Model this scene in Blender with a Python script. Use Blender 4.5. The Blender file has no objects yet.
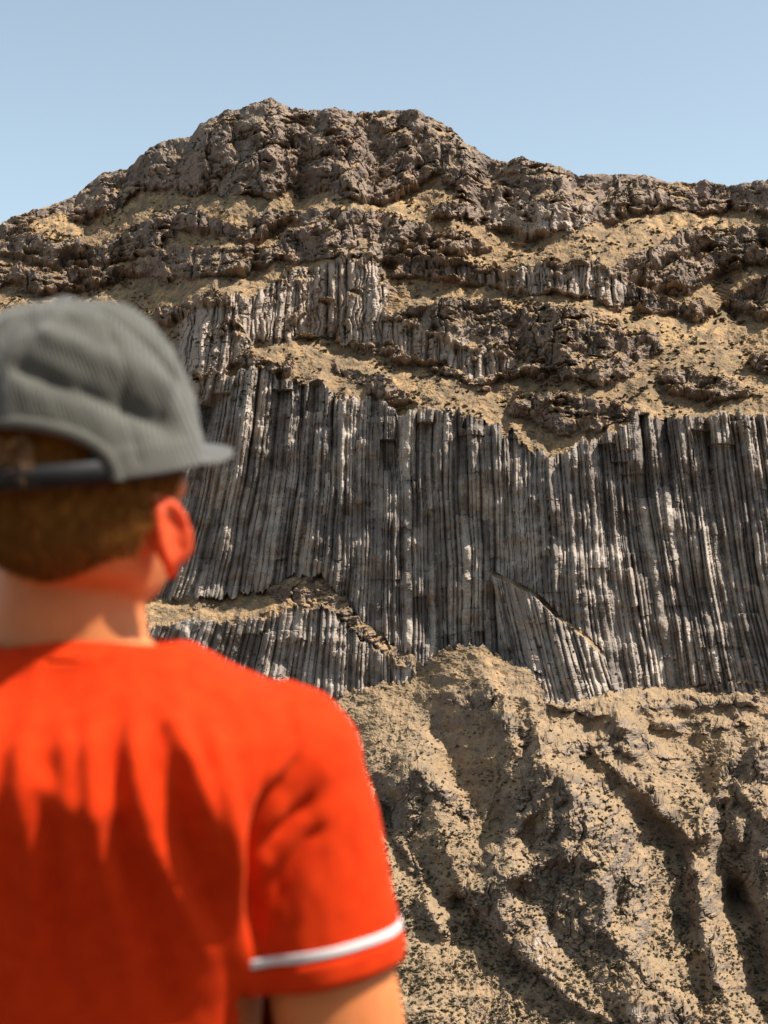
import bpy, math, random
import numpy as np
from mathutils import Vector, Matrix

random.seed(11)
f32 = np.float32
scene = bpy.context.scene
C = scene.collection

# ------------------------------------------------------------------ camera geometry
F = 1422.0            # focal length in picture heights / 768 px wide frame (50 mm lens on a 27 x 36 mm frame)
HOR = 586.0           # row of the horizon
EYE = 1.55            # height of the lens above the ledge

def at(px, py, Y):
    """world point at distance Y seen in direction (px, py)"""
    return ((px-384.0)/F*Y, Y, EYE+(HOR-py)/F*Y)

# ------------------------------------------------------------------ noise
_rng = np.random.RandomState(5)
PERM = np.concatenate([_rng.permutation(256)]*3).astype(np.int32)
ANG = _rng.rand(256)*2*np.pi
GX = np.cos(ANG).astype(f32); GY = np.sin(ANG).astype(f32)

def perlin(x, y, seed=0):
    x = np.asarray(x, f32)+f32(seed*17.31); y = np.asarray(y, f32)+f32(seed*9.77)
    x0 = np.floor(x); y0 = np.floor(y)
    xf = x-x0; yf = y-y0
    xi = x0.astype(np.int32) & 255; yi = y0.astype(np.int32) & 255
    u = xf*xf*xf*(xf*(xf*6-15)+10); v = yf*yf*yf*(yf*(yf*6-15)+10)
    xi1 = (xi+1) & 255
    A = PERM[xi]; B = PERM[xi1]
    h00 = PERM[A+yi]; h01 = PERM[A+yi+1]; h10 = PERM[B+yi]; h11 = PERM[B+yi+1]
    n00 = GX[h00]*xf+GY[h00]*yf
    n10 = GX[h10]*(xf-1)+GY[h10]*yf
    n01 = GX[h01]*xf+GY[h01]*(yf-1)
    n11 = GX[h11]*(xf-1)+GY[h11]*(yf-1)
    a = n00+u*(n10-n00); b = n01+u*(n11-n01)
    return (a+v*(b-a))*f32(1.5)

def fbm(x, y, octaves=4, seed=0, gain=.5, lac=2.03, ridged=False):
    s = 0; a = 1.0; t = 0
    ca, sa = f32(math.cos(.65)), f32(math.sin(.65))
    x = np.asarray(x, f32); y = np.asarray(y, f32)
    for o in range(octaves):
        x, y = x*ca-y*sa, x*sa+y*ca
        n = perlin(x, y, seed+o*3)
        if ridged: n = 1-2*np.abs(n)
        s = s+a*n; t += a
        a *= gain; x = x*lac; y = y*lac
    return (s/t).astype(f32)

RT = _rng.rand(65536).astype(f32)
def rnd(i, j=0, k=0):
    return RT[((i.astype(np.int64)*7919+np.asarray(j).astype(np.int64)*104729+k*1299709) & 65535)]

def worley(x, y, seed=0):
    """distance to nearest and second nearest feature, id of nearest"""
    x0 = np.floor(x).astype(np.int32); y0 = np.floor(y).astype(np.int32)
    F1 = np.full(x.shape, 9, f32); F2 = F1.copy(); ID = np.zeros(x.shape, f32)
    for dx in (-1, 0, 1):
        for dy in (-1, 0, 1):
            cx = x0+dx; cy = y0+dy
            d = np.hypot(cx+rnd(cx, cy, seed)-x, cy+rnd(cx, cy, seed+1)-y).astype(f32)
            closer = d < F1
            F2 = np.where(closer, F1, np.minimum(F2, d))
            ID = np.where(closer, rnd(cx, cy, seed+2), ID)
            F1 = np.where(closer, d, F1)
    return F1, F2, ID

def sstep(a, b, x):
    t = np.clip((x-a)/(b-a), 0, 1)
    return t*t*(3-2*t)

# ------------------------------------------------------------------ the plan of the mountain (bearing / elevation chart, 1 unit = 1/1422 rad)
PX0, PX1, PY0, PY1 = -140, 908, 60, 1100
LX, LY = np.meshgrid(np.arange(PX0, PX1+1, dtype=f32), np.arange(PY0, PY1+1, dtype=f32))

def poly(pts):
    """filled polygon on the chart"""
    inside = np.zeros(LX.shape, bool)
    n = len(pts)
    for i in range(n):
        x1, y1 = pts[i]; x2, y2 = pts[(i+1) % n]
        if y1 == y2: continue
        c = ((y1 > LY) != (y2 > LY)) & (LX < (x2-x1)*(LY-y1)/(y2-y1)+x1)
        inside ^= c
    return inside.astype(f32)

def blur(a, s):
    k = np.arange(-int(3*s)-1, int(3*s)+2); w = np.exp(-k*k/(2.0*s*s)); w = (w/w.sum()).astype(f32)
    p = len(k)//2
    def one(m):
        q = np.pad(m, ((0, 0), (p, p)), mode='edge'); o = np.zeros_like(m)
        for i, wi in enumerate(w): o += wi*q[:, i:i+m.shape[1]]
        return o
    return one(one(a).T).T

def seg(pts):
    """distance to a polyline and position along it 0..1"""
    best = np.full(LX.shape, 1e4, f32); tt = np.zeros(LX.shape, f32); side = np.zeros(LX.shape, f32)
    L = [math.dist(pts[i], pts[i+1]) for i in range(len(pts)-1)]; tot = sum(L); acc = 0
    for i in range(len(pts)-1):
        (x1, y1), (x2, y2) = pts[i], pts[i+1]
        dx, dy = x2-x1, y2-y1
        t = np.clip(((LX-x1)*dx+(LY-y1)*dy)/(dx*dx+dy*dy), 0, 1)
        d = np.hypot(LX-x1-t*dx, LY-y1-t*dy)
        m = d < best
        best = np.where(m, d, best); tt = np.where(m, (acc+t*L[i])/tot, tt)
        side = np.where(m, np.sign(dx*(LY-y1)-dy*(LX-x1)), side)
        acc += L[i]
    return best, tt, side

SKY = [(-140,236),(-60,226),(0,217),(30,206),(52,199),(75,189),(100,171),(128,165),(150,148),(168,140),(192,130),(200,119),(222,112),(240,107),(262,103),(270,100),(285,106),(300,108),(330,107),(355,108),(380,109),(405,112),(430,117),(442,122),(455,131),(468,143),(482,149),(500,152),(520,154),(545,163),(580,169),(610,169),(640,172),(665,177),(700,175),(728,182),(745,178),(768,175),(830,170),(908,166)]

# crags: rough broken rock
CRAG = [
 [(-140,250),(0,222),(60,196),(110,165),(150,140),(195,112),(270,92),(420,105),(470,135),(540,157),(600,164),(640,168),(680,172),(768,172),(908,160),(908,212),(768,220),(730,216),(678,212),(640,216),(600,224),(560,235),(520,236),(486,224),(455,200),(430,187),(395,200),(350,205),(330,196),(292,192),(275,200),(240,203),(200,196),(172,199),(140,196),(120,212),(86,222),(55,218),(20,232),(-140,270)],
 [(-140,252),(0,240),(31,229),(57,240),(95,247),(125,236),(156,218),(182,208),(208,216),(245,230),(270,215),(297,208),(338,212),(400,218),(440,232),(440,246),(400,238),(338,240),(292,222),(262,244),(220,238),(200,236),(172,242),(140,262),(110,266),(78,267),(31,264),(0,259),(-140,270)],
 [(-140,275),(0,267),(57,270),(130,270),(156,253),(208,246),(260,252),(292,232),(340,232),(400,238),(430,250),(430,268),(400,266),(335,262),(312,262),(260,272),(218,280),(156,283),(130,284),(57,294),(0,290),(-140,295)],
 [(156,310),(182,305),(218,296),(222,304),(190,316),(160,328)],
 [(395,262),(430,258),(486,266),(501,275),(567,262),(597,262),(622,280),(658,296),(700,300),(720,318),(690,320),(663,314),(622,312),(597,304),(567,304),(501,289),(430,284),(395,280)],
 [(430,212),(486,208),(540,212),(590,206),(588,238),(560,240),(530,238),(486,228),(430,222)],
 [(425,240),(470,236),(492,246),(494,254),(450,256),(425,252)],
 [(633,258),(660,246),(683,236),(730,230),(768,224),(908,214),(908,250),(790,262),(750,268),(703,286),(668,292),(633,281),(610,272)],
 [(722,300),(740,290),(775,272),(908,240),(908,330),(775,322),(745,316)],
 [(380,312),(440,304),(511,302),(560,312),(600,316),(625,330),(640,372),(600,388),(560,386),(520,378),(480,392),(450,380),(420,368),(380,356),(350,346),(360,330)],
 [(610,335),(650,330),(668,352),(640,362),(615,355)],
 [(655,372),(690,368),(722,374),(752,392),(720,402),(690,396),(665,390)],
 [(750,358),(800,350),(850,362),(800,378),(756,372)],
 [(240,352),(300,366),(292,376),(232,368)],
 [(330,365),(372,372),(400,388),(420,404),(392,402),(350,388)],
 [(520,392),(560,396),(600,402),(640,404),(640,418),(600,432),(560,438),(530,422),(505,412)],
 [(262,596),(280,582),(299,577),(326,580),(350,602),(374,626),(412,660),(412,668),(395,664),(360,636),(332,613),(305,609),(285,606)],
 # lower slopes
 [(382,792),(402,776),(421,770),(440,780),(458,798),(470,812),(476,826),(466,824),(448,806),(436,800),(424,812),(414,840),(398,845),(390,820)],
 [(434,700),(470,694),(492,696),(496,708),(486,716),(462,712),(440,706)],
 [(486,716),(520,722),(534,736),(532,758),(520,752),(506,732),(488,726)],
 [(515,800),(524,760),(540,756),(534,790),(512,822),(488,850),(474,862),(478,846),(500,820)],
 [(560,740),(600,738),(612,730),(622,722),(640,722),(646,738),(640,760),(628,762),(616,756),(594,758),(568,756)],
 [(555,784),(600,780),(620,812),(640,850),(650,900),(650,940),(620,962),(588,955),(560,950),(540,980),(520,960),(498,935),(468,912),(460,896),(480,876),(500,868),(520,842),(545,822),(556,800)],
 [(672,722),(704,718),(708,732),(690,738),(674,734)],
 [(732,760),(744,746),(768,738),(908,700),(908,900),(800,1000),(768,950),(752,925),(738,900),(742,872),(720,860),(722,836),(740,808),(735,784)],
 [(684,880),(698,866),(712,880),(716,912),(712,944),(700,944),(690,922),(684,900)],
 [(700,800),(716,798),(730,820),(724,832),(706,826)],
 [(628,1000),(680,1004),(700,1020),(660,1030),(630,1020)],
]
# columnar cliffs
COLS_P = [(-140,420),(120,400),(205,384),(222,376),(242,372),(272,374),(300,378),(330,386),(345,398),(372,404),(400,410),(440,413),(480,422),(505,430),(528,446),(545,455),(562,452),(585,448),(606,436),(628,428),(640,414),(662,416),(690,416),(730,419),(768,410),(908,398),
          (908,676),(768,682),(735,681),(700,684),(640,692),(600,697),(560,702),(545,699),(535,676),(515,664),(476,648),(440,652),(425,664),(400,650),(372,628),(350,604),(322,578),(292,576),(262,594),(185,597),(150,600),(-140,606)]
COLS_Q = [(-140,640),(150,627),(185,620),(215,622),(255,620),(280,614),(305,609),(332,613),(360,636),(395,664),(412,668),(415,672),(408,680),(380,688),(350,694),(325,696),(280,684),(180,684),(-140,690)]
COLS_E = [(175,345),(182,322),(195,312),(235,298),(262,286),(290,272),(345,262),(372,262),(392,290),(380,318),(378,345),(350,346),(300,344),(262,344),(250,356),(225,376),(206,404),(190,400)]
COLS_F = [(380,318),(420,330),(470,352),(510,360),(520,376),(480,384),(440,372),(400,352),(376,346)]
COLS_K = [(545,676),(520,672),(500,678),(508,690),(545,704)]
COLS_R = [(698,684),(768,681),(908,678),(908,694),(768,694),(720,697),(700,694)]
COLS_G = [(425,264),(486,268),(500,276),(567,264),(597,264),(622,283),(656,298),(660,312),(622,310),(597,303),(567,303),(501,288),(425,280)]
PALE = [COLS_E, [(486,208),(587,208),(590,240),(540,240),(486,226)], [(380,318),(440,330),(490,350),(510,372),(480,384),(440,372),(400,352),(376,346)], [(500,272),(600,268),(622,285),(597,303),(567,303),(501,288)],
        [(520,935),(570,930),(600,960),(640,1000),(650,1040),(600,1040),(560,985)], [(700,930),(712,930),(725,1000),(715,1000)]]
TERR = [[(-140,600),(150,602),(230,598),(285,603),(290,610),(255,618),(215,622),(150,627),(-140,640)]]

crag0 = np.zeros(LX.shape, f32)
for p in CRAG: crag0 = np.maximum(crag0, poly(p))
RIDGE = [[(545,700),(590,712),(640,735),(680,770)],[(505,812),(528,775),(548,735)],[(392,790),(404,776),(421,770),(450,796),(470,822)],[(462,900),(478,868),(505,842),(532,806),(548,775)],
 [(600,756),(640,792),(690,836)],[(737,758),(716,798),(702,830)],[(780,730),(744,786),(735,830)],[(480,884),(520,872),(560,850),(590,850)],[(562,850),(575,800),(566,780)],
 [(620,930),(640,960),(690,1010)],[(655,722),(700,730),(745,720)],[(500,940),(540,970),(590,1010)],[(690,870),(704,920),(715,980)],[(560,748),(605,744),(640,752)],[(640,705),(700,706),(760,700)],[(400,840),(420,880),(440,930)]]
for p in RIDGE: crag0 = np.maximum(crag0, (seg(p)[0] < 5.5).astype(f32))
crag0 = blur(crag0, 2.5)
cols0 = np.zeros(LX.shape, f32)
for p in (COLS_P, COLS_Q, COLS_E, COLS_F, COLS_R, COLS_G): cols0 = np.maximum(cols0, poly(p))
main0 = blur(np.maximum(poly(COLS_P), poly(COLS_Q)), 1.2)
cols0 = blur(cols0, 1.2)
pale0 = np.zeros(LX.shape, f32)
for p in PALE: pale0 = np.maximum(pale0, poly(p))
pale0 = blur(pale0, 4)

# relief of the lower slopes: spurs (+) and gullies (-): points, width, height
def tent(pts, w, h, end=.0, power=1.0):
    d, t, s = seg(pts)
    k = np.clip(1-d/w, 0, 1)**power
    return h*k*(1-end*t)
relief0 = np.zeros(LX.shape, f32)
SPURS = [
 ([(472,650),(482,680),(505,715),(535,745),(562,780),(585,820),(600,870),(612,930),(640,1010)], 75, 27),
 ([(421,770),(432,800),(446,840),(462,880),(476,900)], 40, 20),
 ([(622,722),(634,760),(660,790),(690,815),(716,842)], 55, 22),
 ([(560,690),(590,712),(622,722)], 40, 8),
 ([(695,866),(702,900),(710,940),(722,985),(735,1040)], 34, 20),
 ([(725,745),(712,790),(712,830)], 26, 12),
 ([(775,820),(768,870),(772,920),(790,990)], 34, 26),
 ([(760,740),(748,790),(760,830)], 22, 12),
 ([(508,872),(494,900),(520,935),(560,975),(600,1010),(640,1040)], 42, 20),
 ([(380,700),(372,760),(380,830),(400,900)], 60, 8),
 ([(350,860),(380,940),(430,1040)], 70, 6),
]
for p, w, h in SPURS: relief0 = np.maximum(relief0, tent(p, w, h))
relief0 = blur(relief0, 1.0)
GULLIES = [
 ([(516,715),(527,745),(517,780),(505,808),(484,850),(474,872),(458,905)], 13, 11),
 ([(381,788),(392,822),(404,857),(430,890),(458,908),(490,936),(518,962),(575,1000),(627,1040)], 15, 9),
 ([(584,758),(596,785),(622,806),(650,822),(676,846),(684,880),(686,925)], 14, 9),
 ([(718,811),(726,835),(724,868),(738,900),(755,925),(766,980)], 14, 12),
 ([(436,712),(446,760),(462,800),(476,838)], 16, 6),
 ([(652,735),(690,775),(712,800)], 14, 6),
]
for p, w, h in GULLIES: relief0 -= tent(p, w, h, power=.8)
# caves, hollows and knobs: x, y, rx, ry, depth
PITS = [(525,742,8,14,10),(462,902,9,9,14),(520,888,11,12,12),(616,895,8,24,12),(740,900,15,22,20),(690,880,8,16,8),(704,925,8,16,10),
        (737,856,9,12,12),(748,775,9,12,9),(738,808,8,12,10),(690,728,10,6,7),(617,748,8,12,8),(575,746,16,6,6),(490,706,12,5,5),(466,818,8,8,8),(390,812,8,22,9),(560,880,6,10,6),(640,845,10,9,6),
        (475,870,8,6,8),(500,838,6,10,6)]
for p in RIDGE: relief0 += tent(p, 13, 6.0)
for x, y, rx, ry, d in PITS:
    q = ((LX-x)/rx)**2+((LY-y)/ry)**2
    relief0 -= .75*d*np.exp(-q**1.5)
relief0 = blur(relief0, 1.0)

# big buttresses and recesses of the upper mountain (signed, same units)
BUTT = [
 ([(270,108),(262,150),(240,200)], 50, 10), ([(410,118),(432,150),(446,185),(470,205)], 44, 14), ([(160,150),(150,175),(120,200)], 36, 8),
 ([(230,120),(200,170)], 30, 7), ([(330,120),(345,190)], 26, 6), ([(545,165),(560,230)], 34, 7), ([(650,172),(650,210)], 36, 6),
 ([(180,215),(130,262)], 24, 6), ([(345,262),(300,340)], 40, 8), ([(230,300),(215,370)], 30, 8), ([(560,300),(575,380)], 50, 8), ([(700,240),(740,262)], 26, 6),
]
butt0 = np.zeros(LX.shape, f32)
for p, w, h in BUTT: butt0 = np.maximum(butt0, tent(p, w, h))
for p, w, h in [([(300,150),(305,195)], 14, 7), ([(372,140),(378,195)], 16, 9), ([(130,175),(118,205)], 12, 5), ([(215,160),(222,198)], 10, 6),
                ([(500,158),(478,215)], 16, 8), ([(600,190),(610,225)], 16, 6), ([(690,178),(700,210)], 14, 5), ([(640,285),(680,255)], 14, 6), ([(618,338),(628,352)], 12, 7),
                ([(735,310),(768,285)], 12, 7), ([(690,384),(735,392)], 9, 5), ([(520,330),(525,360)], 14, 6), ([(545,350),(560,380)], 12, 6)]:
    butt0 -= tent(p, w, h)
butt0 = blur(butt0, 2.0)

# the oblique rib standing out of the main cliff, and the dark hollow left of it
rib0 = blur(poly([(490,572),(505,576),(540,602),(575,630),(604,655),(616,700),(545,702),(546,676),(520,662),(502,640),(498,600)]), 2.6)
ribdark0 = blur(poly([(488,580),(502,596),(520,620),(535,640),(545,660),(548,680),(520,664),(494,652),(484,640)]), 2.0)

def sample(a, x, y):
    x = np.clip(x-PX0, 0, a.shape[1]-1.01); y = np.clip(y-PY0, 0, a.shape[0]-1.01)
    xi = x.astype(np.int32); yi = y.astype(np.int32); u = (x-xi).astype(f32); v = (y-yi).astype(f32)
    return a[yi, xi]*(1-u)*(1-v)+a[yi, xi+1]*u*(1-v)+a[yi+1, xi]*(1-u)*v+a[yi+1, xi+1]*u*v

# ------------------------------------------------------------------ the mountain grid
STEP = 0.62
gx = np.arange(-120, 889, STEP, dtype=f32)
NR = int(930/STEP)
sk = np.interp(gx, [p[0] for p in SKY], [p[1] for p in SKY]).astype(f32)
jag = fbm(gx/9, gx*0, 4, 40, .6)*2.6
sk = sk+7
t = np.linspace(0, 1, NR, dtype=f32)[:, None]
PY = (1085+(sk[None, :]-1085)*t+jag[None, :]*t**40).astype(f32)
PX = np.broadcast_to(gx[None, :], PY.shape).astype(f32)

wx = fbm(PX/38, PY/30, 3, 1)*9+fbm(PX/9, PY/9, 3, 2)*3.5
wy = fbm(PX/38, PY/30, 3, 3)*7+fbm(PX/9, PY/9, 3, 4)*3.0
SX, SY = PX+wx, PY+wy
SXs, SYs = PX+wx*.45, PY+wy*.45
upper = sstep(470, 400, PY)
low0 = sstep(640, 700, PY)
crag = sample(crag0, SX, SY)
n1 = fbm(PX/26, PY/15, 5, 6, .58)
n2 = fbm(PX/70, PY/34, 4, 7)
n3 = fbm(PX/34, PY/6.5, 5, 106, .62)          # ledges: long low bands
ecol0 = np.zeros(LX.shape, f32)
for p in (COLS_E, COLS_F, COLS_R, COLS_G): ecol0 = np.maximum(ecol0, poly(p))
eraw = sample(blur(ecol0, 3), SX, SY)
crag = np.maximum(crag, eraw*.9)
crag = sstep(.34, .68, crag*.70+.055+n1*.46+n3*(.62-.35*low0)+n2*.12)
jit = fbm(PX/6, PY*0, 3, 8)*7+fbm(PX/28, PY/28, 3, 108)*17*sstep(500, 440, PY)
main = sstep(.35, .65, sample(main0, PX+wx*.5, PY+wy*.6+jit))
riblip = sample(blur((seg([(490,571),(520,586),(545,604),(575,629),(602,653)])[0] < 1.9).astype(f32), .8), SXs, SYs)
main = main*(1-.9*sstep(.3, .7, riblip))
cols = np.maximum(main, sstep(.42, .60, eraw*.62+.05+n1*.55+.25*fbm(PX/9, PY/16, 3, 109)))
pale = sample(pale0, SX, SY)
relief = sample(relief0, SXs+fbm(PX/20, PY/20, 4, 71)*4, SYs)
butt = sample(butt0, SX, SY)
rib = sample(rib0, PX+wx*.25, PY+wy*.25); ribd = sample(ribdark0, PX+wx*.25, PY+wy*.25)
rock = np.maximum(crag, cols)

# slope ratio: metres back per metre up
low = sstep(640, 720, PY)
r = (1.55+.5*n2)*(1-low)+1.25*low
r = np.clip(r, .7, 2.2)
terr = blur(poly(TERR[0]), 1.5)
r = np.maximum(r, 2.2*sample(terr, PX, PY))
ledge = sstep(-.06, .10, fbm((PX+wx*2)/75, (PY+wy*1.2)/6.5, 4, 9, .55))
rc = .10+(1.0-.45*upper)*ledge
r = r*(1-crag)+rc*crag
r = r*(1-cols)+(.13)*cols
r = r.astype(f32)
E = (HOR-PY)/F
Yg = np.zeros_like(PY)
y = 400+25*perlin(gx/260, gx*0, 12)+10*perlin(gx/90, gx*0, 13)
Yg[0] = y
K = int(30/STEP)
def rowblur(a, k):
    p = np.pad(a, (k+1, k), mode='edge'); c = np.cumsum(p, dtype=np.float64)
    return ((c[2*k+1:]-c[:-2*k-1])/(2*k+1)).astype(f32)
for k in range(1, NR):
    de = E[k]-E[k-1]; rr = np.minimum(r[k], .82/np.maximum(E[k], .01))
    y = y+rr*y*de/(1-rr*E[k])
    if k % 4 == 0:
        b = rowblur(rowblur(y, K), K)
        y = y+.07*(b-y)
        y = y+.35*(rowblur(y, 3)-y)+.22*(rowblur(rowblur(y, 12), 12)-y)
    Yg[k] = y
Xg = Yg*(PX-384)/F
Zg = EYE+Yg*E

# ---- columns: cells across the lean direction, each broken into lengths
lean = np.interp(gx, [-140,150,240,330,420,500,560,640,768,908], [-.25,-.22,-.13,-.04,0,.03,.06,.10,.14,.16]).astype(f32)[None, :]
U = PX-lean*(PY-400)*(1+.0008*(PY-400))+fbm(PX/90, PY/170, 3, 14)*5+fbm(PX/18, PY/90, 2, 15)*.4
U = np.where(rib > .5, PX-(lean+.17)*(PY-400)+37+fbm(PX/40, PY/90, 2, 214)*2, U)
def columns(U, V, period, seg_len, step, seed, rounding=.5):
    uu = U/period+.85*perlin(U/period/2.7, U*0+.37, seed)
    i = np.floor(uu).astype(np.int32); tt = uu-i
    L = seg_len*(.6+.9*rnd(i, 0, seed))
    vv = V/L+rnd(i, 1, seed)*7
    j = np.floor(vv).astype(np.int32)
    off = (rnd(i, j, seed+2)-.5)*2*step
    apex = .30+.40*rnd(i, 2, seed+7)
    c = np.minimum(tt/apex, (1-tt)/(1-apex))
    c = np.minimum(c*1.12, 1)+.10*c-.45*np.clip(1-c/.16, 0, 1)
    return (c*period*rounding+off).astype(f32), rnd(i, j, seed+5)
h1, t1 = columns(U, PY, 23, 120, 8.0, 21, .42)
h0, t0 = columns(U+9+fbm(PX/30, PY/40, 3, 180)*6, PY, 21, 105, 2.5, 181, .10)
h0 = h0+np.where(t0 > .66, -13.0, 0)+np.where(t0 < .2, 4.0, 0)
h2, t2 = columns(U+3, PY+fbm(PX/8, PY/8, 2, 16)*5, 10.5, 85, 3.6, 22, .50)
h3, t3 = columns(U+1.3, PY+fbm(PX/5, PY/5, 2, 17)*3, 4.9, 50, 1.6, 23, .64)
topzone = sstep(500, 415, PY)*main
patch = sstep(-.25, .35, fbm(PX/48, PY/42, 3, 18))
broken = sstep(.02, .30, fbm((PX+PY*.6)/40, (PY-PX*.5)/20, 4, 19))
colh = h1*(.20+.35*sstep(.0,.4,fbm(PX/50, PY/60, 2, 118))+.75*topzone)+h0*topzone+h2*(.45+.5*patch)+h3*(1-.35*topzone)
colh = colh+broken*fbm(PX/7, PY/4, 5, 20, .6)*2.8+topzone*fbm(PX/6, PY/22, 5, 24, .6)*4.0+fbm(PX/2.6, PY/7, 3, 124, .7)*.9
colh = colh+fbm(PX/60, PY/70, 4, 25, .6)*20+fbm(PX/3, PY/2.2, 2, 26)*.35
colh = colh+sstep(.42, .58, rib)*(9-10*sstep(570, 700, PY))-ribd*6
# joints across the columns low on the face
colh = colh+np.where(rnd(np.floor(U/4.5).astype(np.int32), np.floor((PY+fbm(PX/6, PY/6, 1, 27)*3)/5).astype(np.int32), 3) > .8, -.35, 0)
ecols = sample(blur(np.maximum(np.maximum(poly(COLS_E), poly(COLS_F)), poly(COLS_G)), 3), PX, PY)
he1, te1 = columns(U+fbm(PX/20, PY/25, 3, 28)*7, PY, 6.2, 30, 1.6, 31, .5)
he2, _ = columns(U*1.0+40, PY, 15, 40, 3.5, 32, .4)
colh = colh*(1-ecols)+ecols*(he1+he2+fbm(PX/10, PY/12, 5, 33, .6)*3.2)

# ---- crags: fractured blocks
wxx = PX+fbm(PX/16, PY/16, 3, 50)*7; wyy = PY+fbm(PX/16, PY/16, 3, 51)*5
F1, F2, ID = worley(wxx/9.5, wyy/16.0, 60)
G1, G2, IE = worley(wxx/4.6+7, wyy/5.2, 66)
UC = PX+fbm(PX/24, PY/20, 4, 170)*16+.12*(PY-300); VC = PY+fbm(PX/22, PY/18, 4, 171)*14
k1, _ = columns(UC, VC, 27, 34, 2.6, 172, .20)
k2, _ = columns(UC+50, VC+9, 8.5, 13, .9, 173, .18)
k3, _ = columns(UC+20, VC+3, 3.8, 7, .5, 174, .18)
block = (ID-.5)*1.5+k1+k2+k3
cr = fbm((PX+wx)/70, (PY+wy)/55, 3, 152, .5, ridged=True)*15*upper+fbm((PX+wx)/34, (PY+wy)/26, 6, 52, .50, ridged=True)*6.0+block+fbm(PX/8, PY/6, 5, 53, .6)*2.2
cr = cr+fbm(PX/22, PY/40, 4, 54, .5)*7.0*upper
# ---- grassy slopes
soil = fbm(PX/60, PY/40, 4, 55)*10+fbm(PX/20, PY/9, 5, 56, .62)*(4.6-2.2*low)+fbm(PX/4.5, PY/2.6, 3, 57, .6)*.55
rills = fbm((PX+wx)/11+.25*PY/11, PY/90, 4, 58, .5, ridged=True)*1.5*low
outc = (1-.35*low)*sstep(.16, .42, fbm(PX/12, PY/8, 4, 59, .6)+.10*low)      # small stones breaking the turf
right = sstep(400, 520, PX)*low
soil = soil+right*fbm((PX+wx*2.5+(.75*(PY-700))*np.sin(PX/70))/34, (PY+wy*2)/46, 5, 158, .48, ridged=True)*5.5
soil = soil+low*(fbm(PX/3.2, PY/2.4, 3, 190, .65)*.6+sstep(.1,.5,fbm(PX/7, PY/5, 4, 191, .6))*1.2)
soil = soil+rills+outc*(fbm(PX/5, PY/4, 3, 61, .6)*1.8+.8)
crz = crag*(.85+.15*upper)
cr = cr*(1-.55*t**30)
disp = soil*(1-rock)+cr*crz*(1-cols)+colh*cols+relief*1.75*(1-cols)+butt*1.5*(1-.6*cols)
lipn = sstep(.05, .5, rock)
disp = disp.astype(f32)
DY = disp*Yg/F
Yd = Yg-DY
# keep the points at their own height and bearing in plan
Xd = Xg*(Yd/Yg); Zd = Zg+(DY*.10+(soil+butt+relief*.3)*Yg/F*.45*(1-crag))*(1-cols)
rock_a = np.clip(rock+.45*outc*(1-rock), 0, 1)
rockn = rock_a
tint = np.clip(.5+(t3-.5)*.55*cols+(t2-.5)*.5*cols+(t1-.5)*.25*cols+(ID-.5)*.5*crag*(1-cols)+(IE-.5)*.3*crag*(1-cols)+fbm(PX/30, PY/25, 4, 62)*.30, 0, 1)

# slope of the finished surface: turf cannot hold on steep ground, rock ledges catch turf
def steepness(X, Y, Z):
    du = np.stack([np.gradient(X, axis=1), np.gradient(Y, axis=1), np.gradient(Z, axis=1)], -1)
    dv = np.stack([np.gradient(X, axis=0), np.gradient(Y, axis=0), np.gradient(Z, axis=0)], -1)
    n = np.cross(du, dv); n /= np.linalg.norm(n, axis=-1, keepdims=True)+1e-9
    return n[..., 2]*np.sign(-n[..., 1])
def sm(a, k=2):
    for ax in (0, 1):
        for _ in range(2): a = (np.roll(a, 1, ax)+2*a+np.roll(a, -1, ax))/4
    return a
nz = steepness(sm(Xd), sm(Yd), sm(Zd)).astype(f32)
nzw = steepness(sm(sm(sm(Xd))), sm(sm(sm(Yd))), sm(sm(sm(Zd)))).astype(f32)
nz = .4*nz+.6*nzw
flat = sstep(.42, .66, nz+fbm(PX/7, PY/6, 3, 63)*.12)
steep = sstep(.42, .20, nz)
core = sample(crag0, SX, SY)*sstep(300, 240, PY)
rock_a = np.clip(rock_a*(1-(.75-.22*core)*flat*(1-.6*cols))+.55*steep*(1-rock_a), 0, 1)

# the far side: the ground runs back from the crest as a plateau
back = [(8, .2), (25, -1.0), (80, -10.0), (220, -40.0)]
Xb = [Xd]; Yb = [Yd]; Zb = [Zd]
for dy, dz in back:
    Xb.append((Xd[-1]*(1+dy/900))[None]); Yb.append((Yd[-1]+dy)[None]); Zb.append((Zd[-1]+dz)[None])
Xa = np.concatenate(Xb, 0); Ya = np.concatenate(Yb, 0); Za = np.concatenate(Zb, 0)
def ext(a): return np.concatenate([a]+[a[-1:]]*len(back), 0)
attrs = {'rock': ext(rock_a), 'column': ext(cols*(1-.55*ecols)), 'pale': ext(np.clip(pale*(.55+.9*np.clip(n1+.5, 0, 1)), 0, 1)), 'tint': ext(tint), 'low': ext(low)}

# ------------------------------------------------------------------ objects from grids
def mesh_from(name, co, quads, mats=(), smooth=True, parent=None, at_=None):
    me = bpy.data.meshes.new(name)
    co = np.ascontiguousarray(co, f32); quads = np.ascontiguousarray(quads, np.int32)
    nf, k = quads.shape
    me.vertices.add(len(co)); me.vertices.foreach_set('co', co.ravel())
    me.loops.add(nf*k); me.loops.foreach_set('vertex_index', quads.ravel())
    me.polygons.add(nf); me.polygons.foreach_set('loop_start', np.arange(0, nf*k, k, dtype=np.int32))
    me.update(calc_edges=True)
    me.polygons.foreach_set('use_smooth', np.full(nf, smooth))
    if at_:
        for kx, v in at_.items():
            a = me.attributes.new(kx, 'FLOAT', 'POINT'); a.data.foreach_set('value', np.ascontiguousarray(v, f32).ravel())
    for m in mats: me.materials.append(m)
    o = bpy.data.objects.new(name, me); C.objects.link(o)
    if parent: o.parent = parent
    return o

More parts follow.
